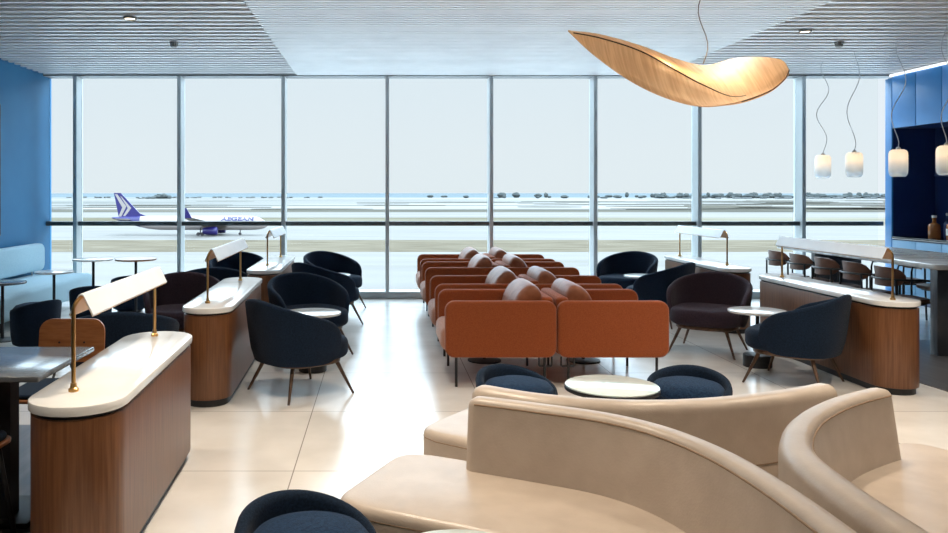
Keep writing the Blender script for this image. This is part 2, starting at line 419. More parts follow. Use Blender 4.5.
# ------------------------------------------------------------------ consoles and their reading lamps
CZ = .70
def console(xc, y0, y1, label, rz=0, wd=.365):
    t = thing('divider_console', (xc, (y0 + y1)/2, 0), R(rz)); tag(t, label, 'console', 'wood consoles dividing the aisles')
    L = y1 - y0
    MB().prism(stadium(wd - .065, L - .06), 0, .05).build('plinth', 'black', t)
    MB().prism(stadium(wd - .02, L - .02), .05, CZ - .055, .006, 2).build('body', 'wood', t)
    MB().prism(stadium(wd - .05, L - .05), CZ - .055, CZ - .04).build('shadow_gap', 'black', t)
    MB().prism(stadium(wd, L), CZ - .04, CZ, .008, 2).build('countertop', 'stone', t)
    return t
def lamp(xc, y0, y1, side, label, rz=0):
    """Bent metal shade on two brass posts that hook in under the ridge."""
    t = thing('reading_lamp', (xc, (y0 + y1)/2, CZ), R(rz)); tag(t, label, 'lamp', 'reading lamps on the consoles')
    L = y1 - y0; H = .395; w = .05; d = .085
    for sy in (-1, 1):
        py = sy * (L/2 + .012); ox = side * .024
        path = [(ox, py, 0), (ox, py, H - .055)] + [(ox * (1 - k/5), py - sy * .06 * (1 - math.cos(R(18*k))), H - .055 + .043 * math.sin(R(18*k))) for k in range(1, 6)]
        p = MB().tube(path, .0085, 10).build('post', 'brass', t)
        MB().lathe([(.02, 0), (.02, .012), (.013, .018), (.012, .035)], 16, (ox, py)).build('collar', 'brass', p)
    # shade: an inverted V, rounded at the ridge, real thickness
    prof = [(-w, H - d), (-.012, H - .006), (-.005, H), (.005, H), (.012, H - .006), (w, H - d)]
    inn = [(x * .93, z - .006) for x, z in prof]
    e = L/2 - .005
    sh = MB(); sh.loft([[(x, yy, z) for x, z in prof] + [(x, yy, z) for x, z in inn[::-1]] for yy in (-e, e)])
    o = sh.build('lamp_shade', 'shade', t, angle=20)
    li = MB(); prof2 = [(x * .93, z - .0065) for x, z in prof]; prof3 = [(x * .90, z - .010) for x, z in prof]
    li.loft([[(x, yy, z) for x, z in prof2] + [(x, yy, z) for x, z in prof3[::-1]] for yy in (-e + .004, e - .004)])
    li.build('lining', 'shadein', o, angle=20)
    return t
XCL, XCR = -1.185, 3.93
console(-1.235, 3.02, 4.70, 'wooden white-topped console at the front left, nearest the camera', 2.2, .385)
console(-1.275, 5.60, 7.72, 'wooden white-topped console in the middle of the left row', 1.8)
console(-1.265, 8.35, 10.4, 'wooden white-topped console at the window end of the left row', 1)
console(3.90, 5.93, 8.0, 'long wooden white-topped console at right, in front of the communal table', .5)
console(3.845, 8.55, 10.5, 'wooden white-topped console at the window end of the right row')
lamp(-1.245, 3.28, 4.52, -1, 'large reading lamp with white bent shade on the front left console', 1.2)
lamp(-1.265, 5.9, 7.4, -1, 'reading lamp with white bent shade on the middle console of the left row', 1)
lamp(-1.245, 8.95, 10.1, -1, 'reading lamp with white bent shade on the window-end console of the left row', 0)
lamp(3.85, 6.08, 7.7, 1, 'long reading lamp on the right console in front of the communal table', .5)
lamp(3.84, 8.97, 10.3, 1, 'reading lamp on the window-end console of the right row', 1)

# ------------------------------------------------------------------ tub lounge chairs
def shell_mesh(a, b, back, arm, zb, th, end, flare=.86):
    """Wrap-round shell. Back of the chair is at -Y. end = half angle in degrees."""
    mb = MB(); rings = []; n = 44; r1 = end - 30
    for i in range(n + 1):
        u = -1 + 2 * i / n; u = math.copysign(abs(u) ** .85, u); ang = u * end
        f = .5 + .5 * math.cos(R(ang) * 180 / (end * 1.02)); f = f ** .9
        zt = arm + (back - arm) * f; z0 = zb
        k = 0
        if abs(ang) > r1:
            k = (abs(ang) - r1) / (end - r1); q = math.sqrt(max(0, 1 - k * k)); mid = zb + (zt - zb) * .38
            zt = mid + (zt - mid) * (.06 + .94 * q); z0 = mid + (zb - mid) * (.06 + .94 * q)
        th_ = th * (1 - .35 * k * k)
        c, s_ = math.cos(R(ang) - PI/2), math.sin(R(ang) - PI/2)
        p = 2.5; rad = (abs(c / a) ** p + abs(s_ / b) ** p) ** (-1 / p)
        def at(z, off):
            h = max(0., min(1., (z - zb) / (back - zb))); g = flare + (1.06 - flare) * (h ** .6)
            rr = rad * g - off; return (rr * c, rr * s_, z)
        ring = []
        for q in range(6): ring.append(at(z0 + (zt - th_*.5 - z0) * q / 5, 0))
        for q in (35, 65, 90, 115, 145): ring.append(at(zt - th_*.5 + th_*.5 * math.sin(R(q)), th_*.5 - th_*.5 * math.cos(R(q))))
        for q in range(6): ring.append(at(zt - th_*.5 + (z0 - zt + th_*.5) * q / 5, th_))
        rings.append(ring)
    mb.loft(rings); return mb

def make_tub(fabric):
    t = thing('lounge_chair')
    shell_mesh(.372, .355, .73, .565, .255, .052, 120).build('back_shell', fabric, t, angle=60)
    seat = MB(); o = superell(.322, .325, 2.8)
    seat.prism([(x, y + .03) for x, y in o], .27, .425, .05, 5); seat.build('seat_cushion', fabric, t, angle=60)
    MB().prism([(x * .86, y * .86 + .02) for x, y in o], .235, .272, .01, 2).build('seat_pan', 'bronze', t)
    for sx in (-1, 1):
        for sy in (-1, 1):
            MB().tube([(sx*.20, sy*.19 + .02, .25), (sx*.245, sy*.235 + .02, .13), (sx*.295, sy*.285 + .02, 0)], .017, 8, .009).build('leg', 'bronze', t)
    return t
tub = Kind(make_tub('navy')); tub_p = Kind(make_tub('plum'))
LG = 'round-backed lounge chairs beside the consoles'
def lounge(k, x, y, deg, label): return k.put(x, y, R(deg), label, 'chair', LG)
lounge(tub, -.63, 6.08, -52, 'navy lounge chair in side view, nearest of the left aisle, by the middle console')
lounge(tub, -.675, 7.58, -148, 'navy lounge chair facing the camera behind the small table, left aisle')
lounge(tub, -.63, 9.22, -50, 'navy lounge chair in side view, third along the left aisle by the window-end console')
lounge(tub, -.62, 10.55, -140, 'navy lounge chair nearest the window on the left aisle')
lounge(tub, 3.31, 6.38, 46, 'navy lounge chair in side view before the long right console')
lounge(tub_p, 3.13, 7.65, 145, 'dark plum lounge chair facing the camera beyond the right round table')
lounge(tub, 3.22, 9.25, 48, 'navy lounge chair turned away, behind the dark plum chair on the right')
lounge(tub, 3.22, 10.5, 140, 'navy lounge chair nearest the window on the right aisle')
lounge(tub, -1.80, 5.6, 12, 'navy lounge chair seen from behind, beyond the wooden dining chair')
lounge(tub_p, -1.87, 7.6, -165, 'dark brown lounge chair with arched back, left of the middle console')
lounge(tub, -1.84, 8.75, 12, 'navy lounge chair low behind the brown chair, left of the window-end console')
lounge(tub, -1.86, 10.4, -165, 'navy lounge chair next to the window, left of the window-end console')

# ------------------------------------------------------------------ low pouf chairs
def make_pouf():
    t = thing('tub_stool'); n = 48; rings = []
    for i in range(n):
        th = 2 * PI * i / n; c, s_ = math.cos(th), math.sin(th)
        f = max(0., (1 - s_) / 2) ** 1.3                      # lip rises towards -Y
        zt = .365 + .115 * f; ro = .225 + .024 * f; tk = .014 + .014 * f
        prof = [(.165, .03), (.205, .05), (.222, .14), (ro, zt - .03), (ro - tk*.3, zt - .006), (ro - tk, zt), (ro - tk*1.7, zt - .008), (ro - tk*2, zt - .03), (.185, .33)]
        rings.append([(r * c, r * s_, z) for r, z in prof])
    b = MB(); b.loft(rings, closed=False, loop=True)
    nn = len(rings[0]); b.f.append(tuple(i * nn for i in range(n))); b.f.append(tuple(i * nn + nn - 1 for i in range(n))[::-1])
    b.build('tub_shell', 'navy', t, angle=60)
    MB().lathe([(.05, .31), (.196, .32), (.206, .35), (.203, .385), (.178, .415), (.12, .432), (.04, .439), (.004, .44)], 40).build('seat_pad', 'navyseat', t, angle=60)
    MB().lathe([(.15, 0), (.155, .006), (.155, .03), (.15, .034)], 32).build('base_ring', 'black', t)
    return t
pouf = Kind(make_pouf()); PG = 'low round tub stools'
pouf.put(-.23, 2.58, R(217), 'dark blue tub stool at the bottom left of the beige sofa', 'stool', PG)
pouf.put(.79, 4.62, R(208), 'dark blue tub stool left of the round marble coffee table', 'stool', PG)
pouf.put(1.765, 4.60, R(152), 'dark blue tub stool right of the round marble coffee table', 'stool', PG)
pouf.put(-3.38, 7.82, R(60), 'dark tub stool in front of the pale blue wall bench', 'stool', PG)
pouf.put(-3.29, 9.08, R(20), 'dark tub stool half hidden behind the near end of the front reading lamp', 'stool', PG)
pouf.put(-3.2, 10.2, R(20), 'dark tub stool near the leftmost window, behind the front reading lamp', 'stool', PG)

# ------------------------------------------------------------------ round tables
def pedestal_table(x, y, r, h, label, top='stone', base='drum', edge=None):
    t = thing('side_table', (x, y, 0)); tag(t, label, 'table', 'small round tables')
    MB().prism(circle(r), h - .02, h, .004, 2).build('tabletop', top, t)
    MB().lathe([(.016, .02), (.016, h - .018)], 14).build('stem', 'black', t)
    if base == 'drum': MB().prism(circle(.118, 32), 0, .105, .006, 2).build('base', 'black', t)
    else: MB().prism(circle(min(.15, r), 32), 0, .012, .003, 2).build('base', 'black', t)
    return t
pedestal_table(-.58, 6.80, .24, .50, 'round white table between the two nearest chairs of the left aisle')
pedestal_table(-.60, 9.95, .22, .50, 'round white table between the two chairs by the window, left aisle')
pedestal_table(3.28, 6.97, .24, .49, 'round white table on a black drum, beside the dark plum chair')
pedestal_table(3.24, 9.92, .22, .49, 'round white table between the two far chairs of the right aisle')
pedestal_table(-3.76, 9.2, .215, .61, 'small round pale table on a thin leg at the window end of the blue bench', 'stone', 'disc')
pedestal_table(-3.88, 8.2, .23, .6, 'dark round table in front of the blue bench at the photo edge', 'greymarble', 'disc')
pedestal_table(-3.38, 9.4, .235, .74, 'round white table on a thin dark leg, before the leftmost window', 'stone', 'disc')
pedestal_table(-2.88, 9.4, .235, .74, 'round tan-topped table behind the front reading lamp', 'ply', 'disc')
for i, (x, y) in enumerate([(.93, 7.2), (1.82, 7.2), (.93, 10.02), (1.82, 10.02)]):
    pedestal_table(x, y, .15, .56, ['small dark table between the first two left-facing orange armchairs', 'small dark table between the first two right-facing orange armchairs',
                   'small dark table between the last two left-facing orange armchairs', 'small dark table between the last two right-facing orange armchairs'][i], 'black', 'disc')
def coffee_table(x, y, r, h, label):
    t = thing('coffee_table', (x, y, 0)); tag(t, label, 'table', 'low marble coffee tables')
    MB().prism(circle(r, 56), h - .008, h, .003, 2).build('tabletop', 'marble', t)
    MB().prism(circle(r + .004, 56), h - .028, h - .008, .003, 2).build('rim', 'black', t)
    for k in range(3):
        a = R(100 + 120 * k)
        MB().tube([(.8*r*math.cos(a), .8*r*math.sin(a), 0), (.8*r*math.cos(a), .8*r*math.sin(a), h - .026)], .011, 10).build('leg', 'black', t)
    return t
coffee_table(1.275, 4.42, .252, .45, 'round marble coffee table with dark rim between two tub stools')
coffee_table(.235, 2.29, .235, .45, 'round low table at the bottom edge, before the beige sofa')

# ------------------------------------------------------------------ orange armchairs
def make_armchair():
    t = thing('orange_armchair')                     # front = +X, back plane at x = -.428
    rot = Matrix(((1, 0, 0, 0), (0, 0, 1, 0), (0, 1, 0, 0), (0, 0, 0, 1)))   # prism axis z -> y
    for sy in (-1, 1):
        o = [(x, y + .45) for x, y in rrect(.868, .44, .075, 5)]
        y0, y1 = (.335, .415) if sy > 0 else (-.415, -.335)
        MB().prism(o, y0, y1, .022, 4, rot).build('armrest', 'rust', t, angle=60)
    MB().box(-.428, -.325, -.335, .335, .24, .69, .03, 4).build('backrest', 'rust', t, angle=60)
    MB().prism([(x + .06, y) for x, y in rrect(.80, .665, .08, 5)], .26, .45, .06, 5).build('seat_cushion', 'rustseat', t, angle=60)
    # leather roll: rounded sausage along Y, flattened ends
    rings = []; n = 28
    for yy, k in ((-.318, .55), (-.312, .78), (-.295, .92), (-.25, .99), (0, 1.02), (.25, .99), (.295, .92), (.312, .78), (.318, .55)):
        rings.append([(-.225 + .118 * k * math.cos(2*PI*j/n) - .04 * k * math.sin(2*PI*j/n), yy, .605 + .178 * k * math.sin(2*PI*j/n)) for j in range(n)])
    MB().loft(rings).build('headrest_roll', 'leather', t, angle=70)
    for sx in (-1, 1):
        for sy in (-1, 1):
            MB().tube([(sx*.345, sy*.375, 0), (sx*.345, sy*.375, .24)], .011, 8).build('leg', 'black', t)
    for sy in (-1, 1):
        MB().tube([(-.40, sy*.375, .235), (-.40, sy*.375, .165), (-.395, sy*.375, .16), (-.305, sy*.375, .16), (-.30, sy*.375, .165), (-.30, sy*.375, .235)], .007, 8).build('bracket', 'black', t)
    return t
arm = Kind(make_armchair()); AG = 'orange armchairs back to back'
RW = ['first row, nearest the camera', 'second row from the camera', 'third row from the camera', 'last row before the window']
for i, y in enumerate((6.2, 7.36, 9.0, 10.19)):
    arm.put(.932, y + .415, PI, 'orange armchair with leather roll facing the left aisle, ' + RW[i], 'armchair', AG)
    arm.put(1.806, y + .415, 0, 'orange armchair with leather roll facing the right aisle, ' + RW[i], 'armchair', AG)

# ------------------------------------------------------------------ curved beige sofas
def curved_sofa(path, side, ext0, ext1, label, zt=.68, zs=.40):
    """path: rear edge of the backrest in plan; side=+1: seat lies to the left of the path direction."""
    P = catmull([(x, y, 0) for x, y in path], 7)
    c0 = Vector((sum(p.x for p in P)/len(P), sum(p.y for p in P)/len(P), 0)); P = [p - c0 for p in P]
    t = thing('curved_sofa', c0); tag(t, label, 'sofa', 'curved beige sofas')
    def frame(Q, i):
        d = (Q[min(i+1, len(Q)-1)] - Q[max(i-1, 0)]).normalized(); return d, Vector((-d.y, d.x, 0)) * side
    th = .105
    sec = [(0, zs - .05), (0, zt - .045)] + [(.045 - .045 * math.cos(R(a)), zt - .045 + .045 * math.sin(R(a))) for a in (30, 60, 90)] \
        + [(th - .028 + .028 * math.sin(R(a)), zt - .028 + .028 * math.cos(R(a))) for a in (0, 30, 60, 90)] + [(th + .045, zs - .05)]
    cx, cz = th/2, (zs + zt)/2
    def ring(p, n, d, k, al): return [p + d * al + n * (cx + (o - cx) * (1 - k * .5)) + Vector((0, 0, cz + (z - cz) * (1 - k * .22) if z > zs else z)) for o, z in sec]
    rings = []
    for i, p in enumerate(P):
        d, n = frame(P, i)
        if i == 0:
            for k, al in ((1, 0), (.45, .008), (.12, .025)): rings.append(ring(p, n, d, k, al))
            continue
        if i == len(P) - 1:
            for k, al in ((.12, -.025), (.45, -.008), (1, 0)): rings.append(ring(p, n, d, k, al))
            continue
        rings.append(ring(p, n, d, 0, 0))
    back = MB(); back.loft(rings); bo = back.build('backrest', 'beige', t, angle=50)
    # piping along both top edges
    for off, dz in ((.008, -.03), (th - .001, -.022)):
        pts = [P[i] + frame(P, i)[1] * off + Vector((0, 0, zt + dz)) for i in range(1, len(P) - 1)]
        MB().tube(pts, .0035, 6).build('piping', 'piping', bo)
    # seat: plan outline between rear edge and front edge with rounded free ends
    wd = .66; r = .13; outl = []
    d0, n0 = frame(P, 0); d1, n1 = frame(P, len(P) - 1)
    def endcurve(p, d, n, ext):
        out = []; r = min(.13, ext)
        for k in range(25):
            o = wd * k / 24; m = min(o, wd - o); a = ext
            if m < r: a = ext - (r - math.sqrt(max(0, r*r - (r - m)**2)))
            out.append(p + d * a + n * o)
        return out
    outl += [P[i] for i in range(len(P))]
    outl += endcurve(P[-1], d1, n1, ext1)
    outl += [P[i] + frame(P, i)[1] * wd for i in range(len(P) - 1, -1, -1)]
    outl += endcurve(P[0], -d0, n0, ext0)[::-1]
    o2 = []
    for p in outl:
        q = (p.x, p.y)
        if not o2 or (Vector(q) - Vector(o2[-1])).length > .012: o2.append(q)
    if (Vector(o2[0]) - Vector(o2[-1])).length < .012: o2.pop()
    so = MB().prism(o2, .05, zs, .035, 4).build('seat', 'beige', t, angle=55)
    o3 = inset(o2, .002)
    MB().tube([(x, y, zs - .04) for x, y in o3 + o3[:1]], .0035, 6).build('piping', 'piping', so)
    MB().prism(inset(o2, .05), 0, .052).build('plinth', 'black', t)
    return t
curved_sofa([(.39, 3.33), (.61, 3.22), (.88, 3.06), (1.05, 2.86), (1.15, 2.59), (1.19, 2.28), (1.195, 1.95), (1.19, 1.6), (1.18, 1.25)], -1, .33, .02,
            'long curved beige sofa in the foreground, its seat towards the camera')
curved_sofa([(.40, 3.635), (.64, 3.46), (.90, 3.36), (1.16, 3.33), (1.44, 3.37), (1.75, 3.475), (1.95, 3.57), (2.10, 3.655)], 1, .31, .14,
            'curved beige sofa seen from behind, facing the window and coffee table', .63, .385)
curved_sofa([(2.12, 3.47), (1.92, 3.345), (1.75, 3.215), (1.56, 3.03), (1.40, 2.81), (1.305, 2.60), (1.265, 2.33), (1.255, 2.0), (1.265, 1.6), (1.285, 1.25)], 1, .30, .02,
            'curved beige sofa at the lower right edge, its seat to the right')

# ------------------------------------------------------------------ left dining table and its chairs
t = thing('dining_table', (-2.085, 3.68, 0)); tag(t, 'grey marble dining table with black pedestal, left of the front console', 'table')
MB().box(-.65, .65, -.33, .33, .715, .74, .006).build('tabletop', 'greymarble', t)
MB().box(.31, .40, -.045, .045, .03, .716).build('pedestal', 'black', t)
MB().box(.16, .50, -.10, .24, .004, .03, .004).build('base_plate', 'black', t)
MB().box(-.39, -.30, -.045, .045, .03, .716).build('pedestal', 'black', t)
MB().box(-.57, -.08, -.24, .24, .004, .03, .004).build('base_plate', 'black', t)
def make_dining():
    t = thing('dining_chair'); mb = MB()            # front = +Y
    o = rrect(.37, .24, .07, 6); A = []; B = []
    for x, z in o:
        A.append((x, -.22 + .45 * x * x - .10 * z, .675 + z)); B.append((x, -.232 + .45 * x * x - .10 * z, .675 + z))
    mb.loft([A, B]); back = mb.build('backrest', 'ply', t, angle=40)
    for sx in (-1, 1): MB().tube([(sx*.07, -.205, .665), (sx*.07, -.217, .665)], .006, 8).build('bolt', 'black', back)
    MB().prism(rrect(.44, .43, .10, 5), .425, .442, .006, 2).build('seat', 'ply', t)
    MB().prism(rrect(.41, .40, .09, 5), .442, .468, .012, 3).build('seat_pad', 'navy', t)
    for sx in (-1, 1):
        MB().tube([(sx*.15, .15, .43), (sx*.20, .20, 0)], .012, 8).build('leg', 'black', t)
        MB().tube([(sx*.15, -.15, .43), (sx*.20, -.22, 0)], .012, 8).build('leg', 'black', t)
        MB().tube([(sx*.10, -.15, .435), (sx*.10, -.21, .48), (sx*.10, -.222, .62), (sx*.10, -.222, .70)], .008, 8).build('back_stay', 'black', t)
    return t
dine = Kind(make_dining()); DG = 'plywood dining chairs at the left table'
dine.put(-1.75, 4.32, PI, 'plywood dining chair with two bolts, facing the camera behind the left table', 'chair', DG)
dine.put(-1.83, 3.34, R(-4), 'plywood dining chair with dark seat pad at the lower left edge', 'chair', DG, .004)

# ------------------------------------------------------------------ pale blue wall bench
def bench(y0, y1, label):
    t = thing('wall_bench', (-4.4, (y0 + y1)/2, 0)); tag(t, label, 'bench', 'pale blue benches along the wall'); L = (y1 - y0)/2
    MB().prism(rrect(.80, 2*L, .09, 5), .12, .40, .05, 4).build('seat', 'bench', t, angle=60)
    rot = Matrix(((0, 0, 1, 0), (1, 0, 0, 0), (0, 1, 0, 0), (0, 0, 0, 1)))
    MB().prism([(x, z + .635) for x, z in rrect(2*L - .16, .37, .10, 6)], -.38, -.24, .04, 4, rot).build('backrest', 'bench', t, angle=60)
    for sy in (-1, 1):
        MB().tube([(-.31, sy * (L - .35), .38), (-.31, sy * (L - .35), .5)], .012, 8).build('bracket', 'clasp', t)
        for sx in (-1, 1): MB().tube([(sx*.3, sy*(L - .2), 0), (sx*.3, sy*(L - .2), .13)], .018, 8).build('leg', 'black', t)
    return t
bench(8.42, 11.15, 'pale blue upholstered bench against the left wall, window end')
bench(5.9, 8.36, 'pale blue upholstered bench against the left wall, nearer the camera')

# ------------------------------------------------------------------ communal table, its chairs and pendants
t = thing('communal_table', (5.67, 8.85, 0)); tag(t, 'long high communal table with pale stone top beside the bar', 'table')
MB().prism(rrect(1.14, 3.0, .06, 5), .80, .85, .008, 2).build('tabletop', 'barstone', t)
MB().box(-.53, .53, -1.46, -1.36, 0.004, .80, .004).build('end_panel', 'greymarble', t)
MB().box(-.15, .44, 1.32, 1.42, 0, .80, .004).build('end_panel', 'greymarble', t)
def make_barchair():
    t = thing('bar_chair')                           # front = +Y
    b = MB(); rings = []
    for i in range(13):
        a = R(-62 + 124 * i / 12) - PI/2; k = abs(i - 6) / 6; h = .095 * math.sqrt(max(.05, 1 - k ** 4)); zc = .685
        rings.append([(.235 * math.cos(a), .205 * math.sin(a) + .02, zc - h), (.228 * math.cos(a), .198 * math.sin(a) + .02, zc), (.24 * math.cos(a), .21 * math.sin(a) + .02, zc + h),
                      (.262 * math.cos(a), .232 * math.sin(a) + .02, zc + h), (.25 * math.cos(a), .22 * math.sin(a) + .02, zc), (.255 * math.cos(a), .225 * math.sin(a) + .02, zc - h)])
    b.loft(rings); b.build('backrest', 'chairpad', t, angle=50)
    MB().prism(superell(.235, .23, 3.2, 32), .43, .475, .018, 3).build('seat', 'chairpad', t, angle=60)
    hoop = [(.255 * math.cos(R(a)), .245 * math.sin(R(a)) + .01, .665) for a in range(-200, 21, 10)]
    hoop = [(.245, .20, .0), (.25, .20, .60), (.252, .185, .655)] + hoop[::-1][1:-1] + [(-.252, .185, .655), (-.25, .20, .60), (-.245, .20, 0)]
    MB().tube(hoop, .011, 8).build('arm_frame', 'black', t)
    for sx in (-1, 1): MB().tube([(sx*.215, -.17, 0), (sx*.20, -.16, .44), (sx*.19, -.165, .665)], .011, 8).build('leg', 'black', t)
    MB().prism(superell(.20, .19, 3, 24), .415, .432).build('seat_frame', 'black', t)
    return t
barc = Kind(make_barchair()); BG = 'bar chairs at the communal table'
BN = ['nearest the camera', 'second from the camera', 'third from the camera', 'fourth from the camera', 'nearest the window']
for i, y in enumerate((7.97, 8.53, 9.09, 9.65, 10.19)):
    barc.put(5.17, y, R(-90), 'brown bar chair on the near side of the communal table, ' + BN[i], 'chair', BG)
for i, y in enumerate((8.2, 8.95, 9.7)):
    barc.put(6.30, y, R(90), 'brown bar chair on the bar side of the communal table, ' + ['nearest the camera', 'middle of three', 'nearest the window'][i], 'chair', BG)
def pendant(x, y, z, label, wig):
    t = thing('glass_pendant', (x, y, z)); tag(t, label, 'pendant lamp', 'glass pendants over the communal table')
    prof = [(.022, .30), (.058, .298), (.08, .285), (.09, .262), (.093, .23), (.093, .07), (.088, .03), (.074, .006), (.066, .0)]
    n = 24
    body = MB(); rings = [[(r*math.cos(2*PI*j/n), r*math.sin(2*PI*j/n), zz) for j in range(n)] for r, zz in prof]
    rings += [[(max(.01, r - .004)*math.cos(2*PI*j/n), max(.01, r - .004)*math.sin(2*PI*j/n), zz - .002 if zz > .29 else zz) for j in range(n)] for r, zz in prof[::-1]]
    body.loft(rings, cap0=False, cap1=False); body.build('glass_shade', 'frosted', t, angle=60)
    MB().lathe([(.004, .17), (.03, .18), (.042, .21), (.034, .245), (.016, .262), (.012, .28)], 16).build('bulb', 'bulb', t)
    MB().lathe([(.024, .295), (.024, .315), (.008, .33)], 14).build('cap', 'clasp', t)
    H = ZC - z; pts = [(0, 0, .325)]
    for k in range(1, 25):
        u = k / 24; a = math.sin(u * PI) * .0 + wig[0] * math.sin(u * PI * wig[1] + wig[2]) * math.sin(u * PI) ** .6
        pts.append((a, .3 * a, .325 + (H - .325) * u))
    MB().tube(catmull(pts, 2), .0045, 6).build('cord', 'cable', t)
    return t
pendant(5.69, 10.3, 1.70, 'glass pendant lamp nearest the window, on a wavy cord', (.10, 3.4, .3))
pendant(5.69, 9.62, 1.70, 'glass pendant lamp second from the window, on a curved cord', (-.11, 2.2, -1.0))
pendant(5.69, 8.8, 1.69, 'glass pendant lamp hanging in front of the blue bar cabinet', (.11, 2.6, 2.6))
pendant(5.70, 8.06, 1.69, 'glass pendant lamp cut by the right photo edge', (.10, 3.0, 3.0))

# ------------------------------------------------------------------ leaf pendant
YLF = 5.5
def lp(px, py, dy=0): return Vector(((px - PX0) * (YLF + dy) / FPX, YLF + dy, EYE - (py - PY0) * (YLF + dy) / FPX))
rib_px = [(568, 32, .10), (600, 38, .06), (640, 51, .0), (675, 70, -.05), (705, 86, -.07), (735, 97, -.06), (765, 88, 0), (783, 74, .05), (789, 70.5, .062)]
upp_px = [(568, 31, .10), (600, 35, .22), (640, 46, .33), (675, 59, .40), (705, 66, .40), (735, 59, .34), (765, 58, .22), (782, 61, .14), (789, 70, .065)]
low_px = [(568, 31.5, .10), (592, 54, -.06), (628, 80, -.20), (665, 98, -.28), (702, 107, -.30), (736, 103, -.26), (768, 92, -.12), (784, 80, .0), (789, 71, .06)]
leaf = thing('leaf_pendant', lp(702, 86)); tag(leaf, 'large glowing leaf-shaped veneer pendant lamp under the ceiling', 'pendant lamp')
lo = leaf.location.copy()
RB, UP, LO = [catmull([lp(*q) - lo for q in L], 6) for L in (rib_px, upp_px, low_px)]
top = []; 
for r, u, l in zip(RB, UP, LO):
    row = []
    for k in range(9):
        s_ = k / 8
        if s_ <= .5: p = l.lerp(r, s_ * 2)
        else: p = r.lerp(u, (s_ - .5) * 2)
        p = p - Vector((0, 0, 0)) + Vector((0, 0, -.028 * math.sin(min(1, s_ * 2) * PI))) * (min(1, len(top) / 8) if s_ < .5 else 0)
        row.append(p)
    top.append(row)
bl = MB(); bl.loft([[p for p in row] + [p + Vector((0, 0, .006)) for p in row[::-1]] for row in top])
blade = bl.build('leaf_blade', 'veneer', leaf, angle=60)
MB().tube([p + Vector((0, -.004, -.002)) for p in RB[1:33]], .006, 6).build('midrib', 'rib', leaf)
MB().tube([p for p in UP[28:]] + [p for p in LO[:30:-1]], .004, 6).build('edge_trim', 'rib', leaf)
cordp = [lp(703, 64, .30) - lo]
for k in range(1, 15):
    u = k / 14; cordp.append(Vector((cordp[0].x + .035 * math.sin(u * 9), cordp[0].y, cordp[0].z + (ZC - .012 - lp(703, 64, .3).z) * u)))
MB().tube([tuple(c) for c in cordp], .004, 6).build('cord', 'greycable', leaf)
for (px, py, dy) in ((672, 58, .0), (705, 62, .0), (738, 58, .02)):
    ld = bpy.data.lights.new('leaf_lamp', 'POINT'); ld.energy = 3.0; ld.color = (1, .76, .46); ld.shadow_soft_size = .06
    l = bpy.data.objects.new('leaf_lamp', ld); COL.objects.link(l); l.parent = leaf; l.location = lp(px, py, dy) - lo

# ------------------------------------------------------------------ ceiling fittings
def downlight(x, y, w, col, label, size=100):
    t = thing('ceiling_downlight', (x, y, ZC - .012)); tag(t, label, 'ceiling light', 'round downlights in the slatted ceiling')
    MB().lathe([(.045, .0), (.062, -.012), (.062, .0), (.06, .012)], 20).build('trim_ring', 'detector', t)
    MB().lathe([(.004, -.006), (.044, -.006), (.044, .004)], 20).build('lens', 'lens', t)
    ld = bpy.data.lights.new('downlight_lamp', 'SPOT'); ld.energy = w; ld.color = col; ld.spot_size = R(size); ld.spot_blend = .9; ld.shadow_soft_size = .12
    l = bpy.data.objects.new('downlight_lamp', ld); COL.objects.link(l); l.parent = t; l.location = (0, 0, -.16)
WARM = (1, .86, .69); MID = (1, .92, .82)
DL = [(-2.6, 2.2, 112, WARM), (-.3, 2.3, 144, WARM), (1.6, 1.6, 88, WARM), (3.4, 2.6, 144, WARM), (-2.41, 7.68, 68, MID), (4.4, 8.3, 68, MID),
      (-.35, 4.0, 272, WARM), (1.9, 4.3, 176, WARM), (3.3, 4.3, 272, WARM), (-2.6, 4.6, 144, WARM), (5.4, 4.9, 160, WARM), (-.2, 6.1, 100, MID), (2.7, 6.1, 100, MID)]
DN = ['over the far left of the foreground', 'over the tub stool foreground', 'over the middle foreground', 'over the right foreground', 'in the left ceiling bay near the window',
      'in the right ceiling bay near the window', 'over the front console aisle', 'over the curved sofas', 'over the floor right of the curved sofas', 'over the dining table', 'over the near end of the communal table',
      'over the left aisle', 'over the right aisle']
for (x, y, w, c), n in zip(DL, DN): downlight(x, y, w, c, 'small round downlight ' + n)
def detector(x, y, label):
    t = thing('smoke_detector', (x, y, ZC)); tag(t, label, 'smoke detector', 'smoke detectors')
    MB().lathe([(.05, 0), (.05, -.02)], 20).build('base', 'detector', t)
    MB().lathe([(.042, -.018), (.042, -.045), (.03, -.058), (.005, -.06)], 20).build('sensor_head', 'detector', t)
detector((174 - PX0) * 8.95 / FPX, 8.95, 'grey smoke detector on the left ceiling bay')
detector((839 - PX0) * 8.95 / FPX, 8.95, 'grey smoke detector on the right ceiling bay')

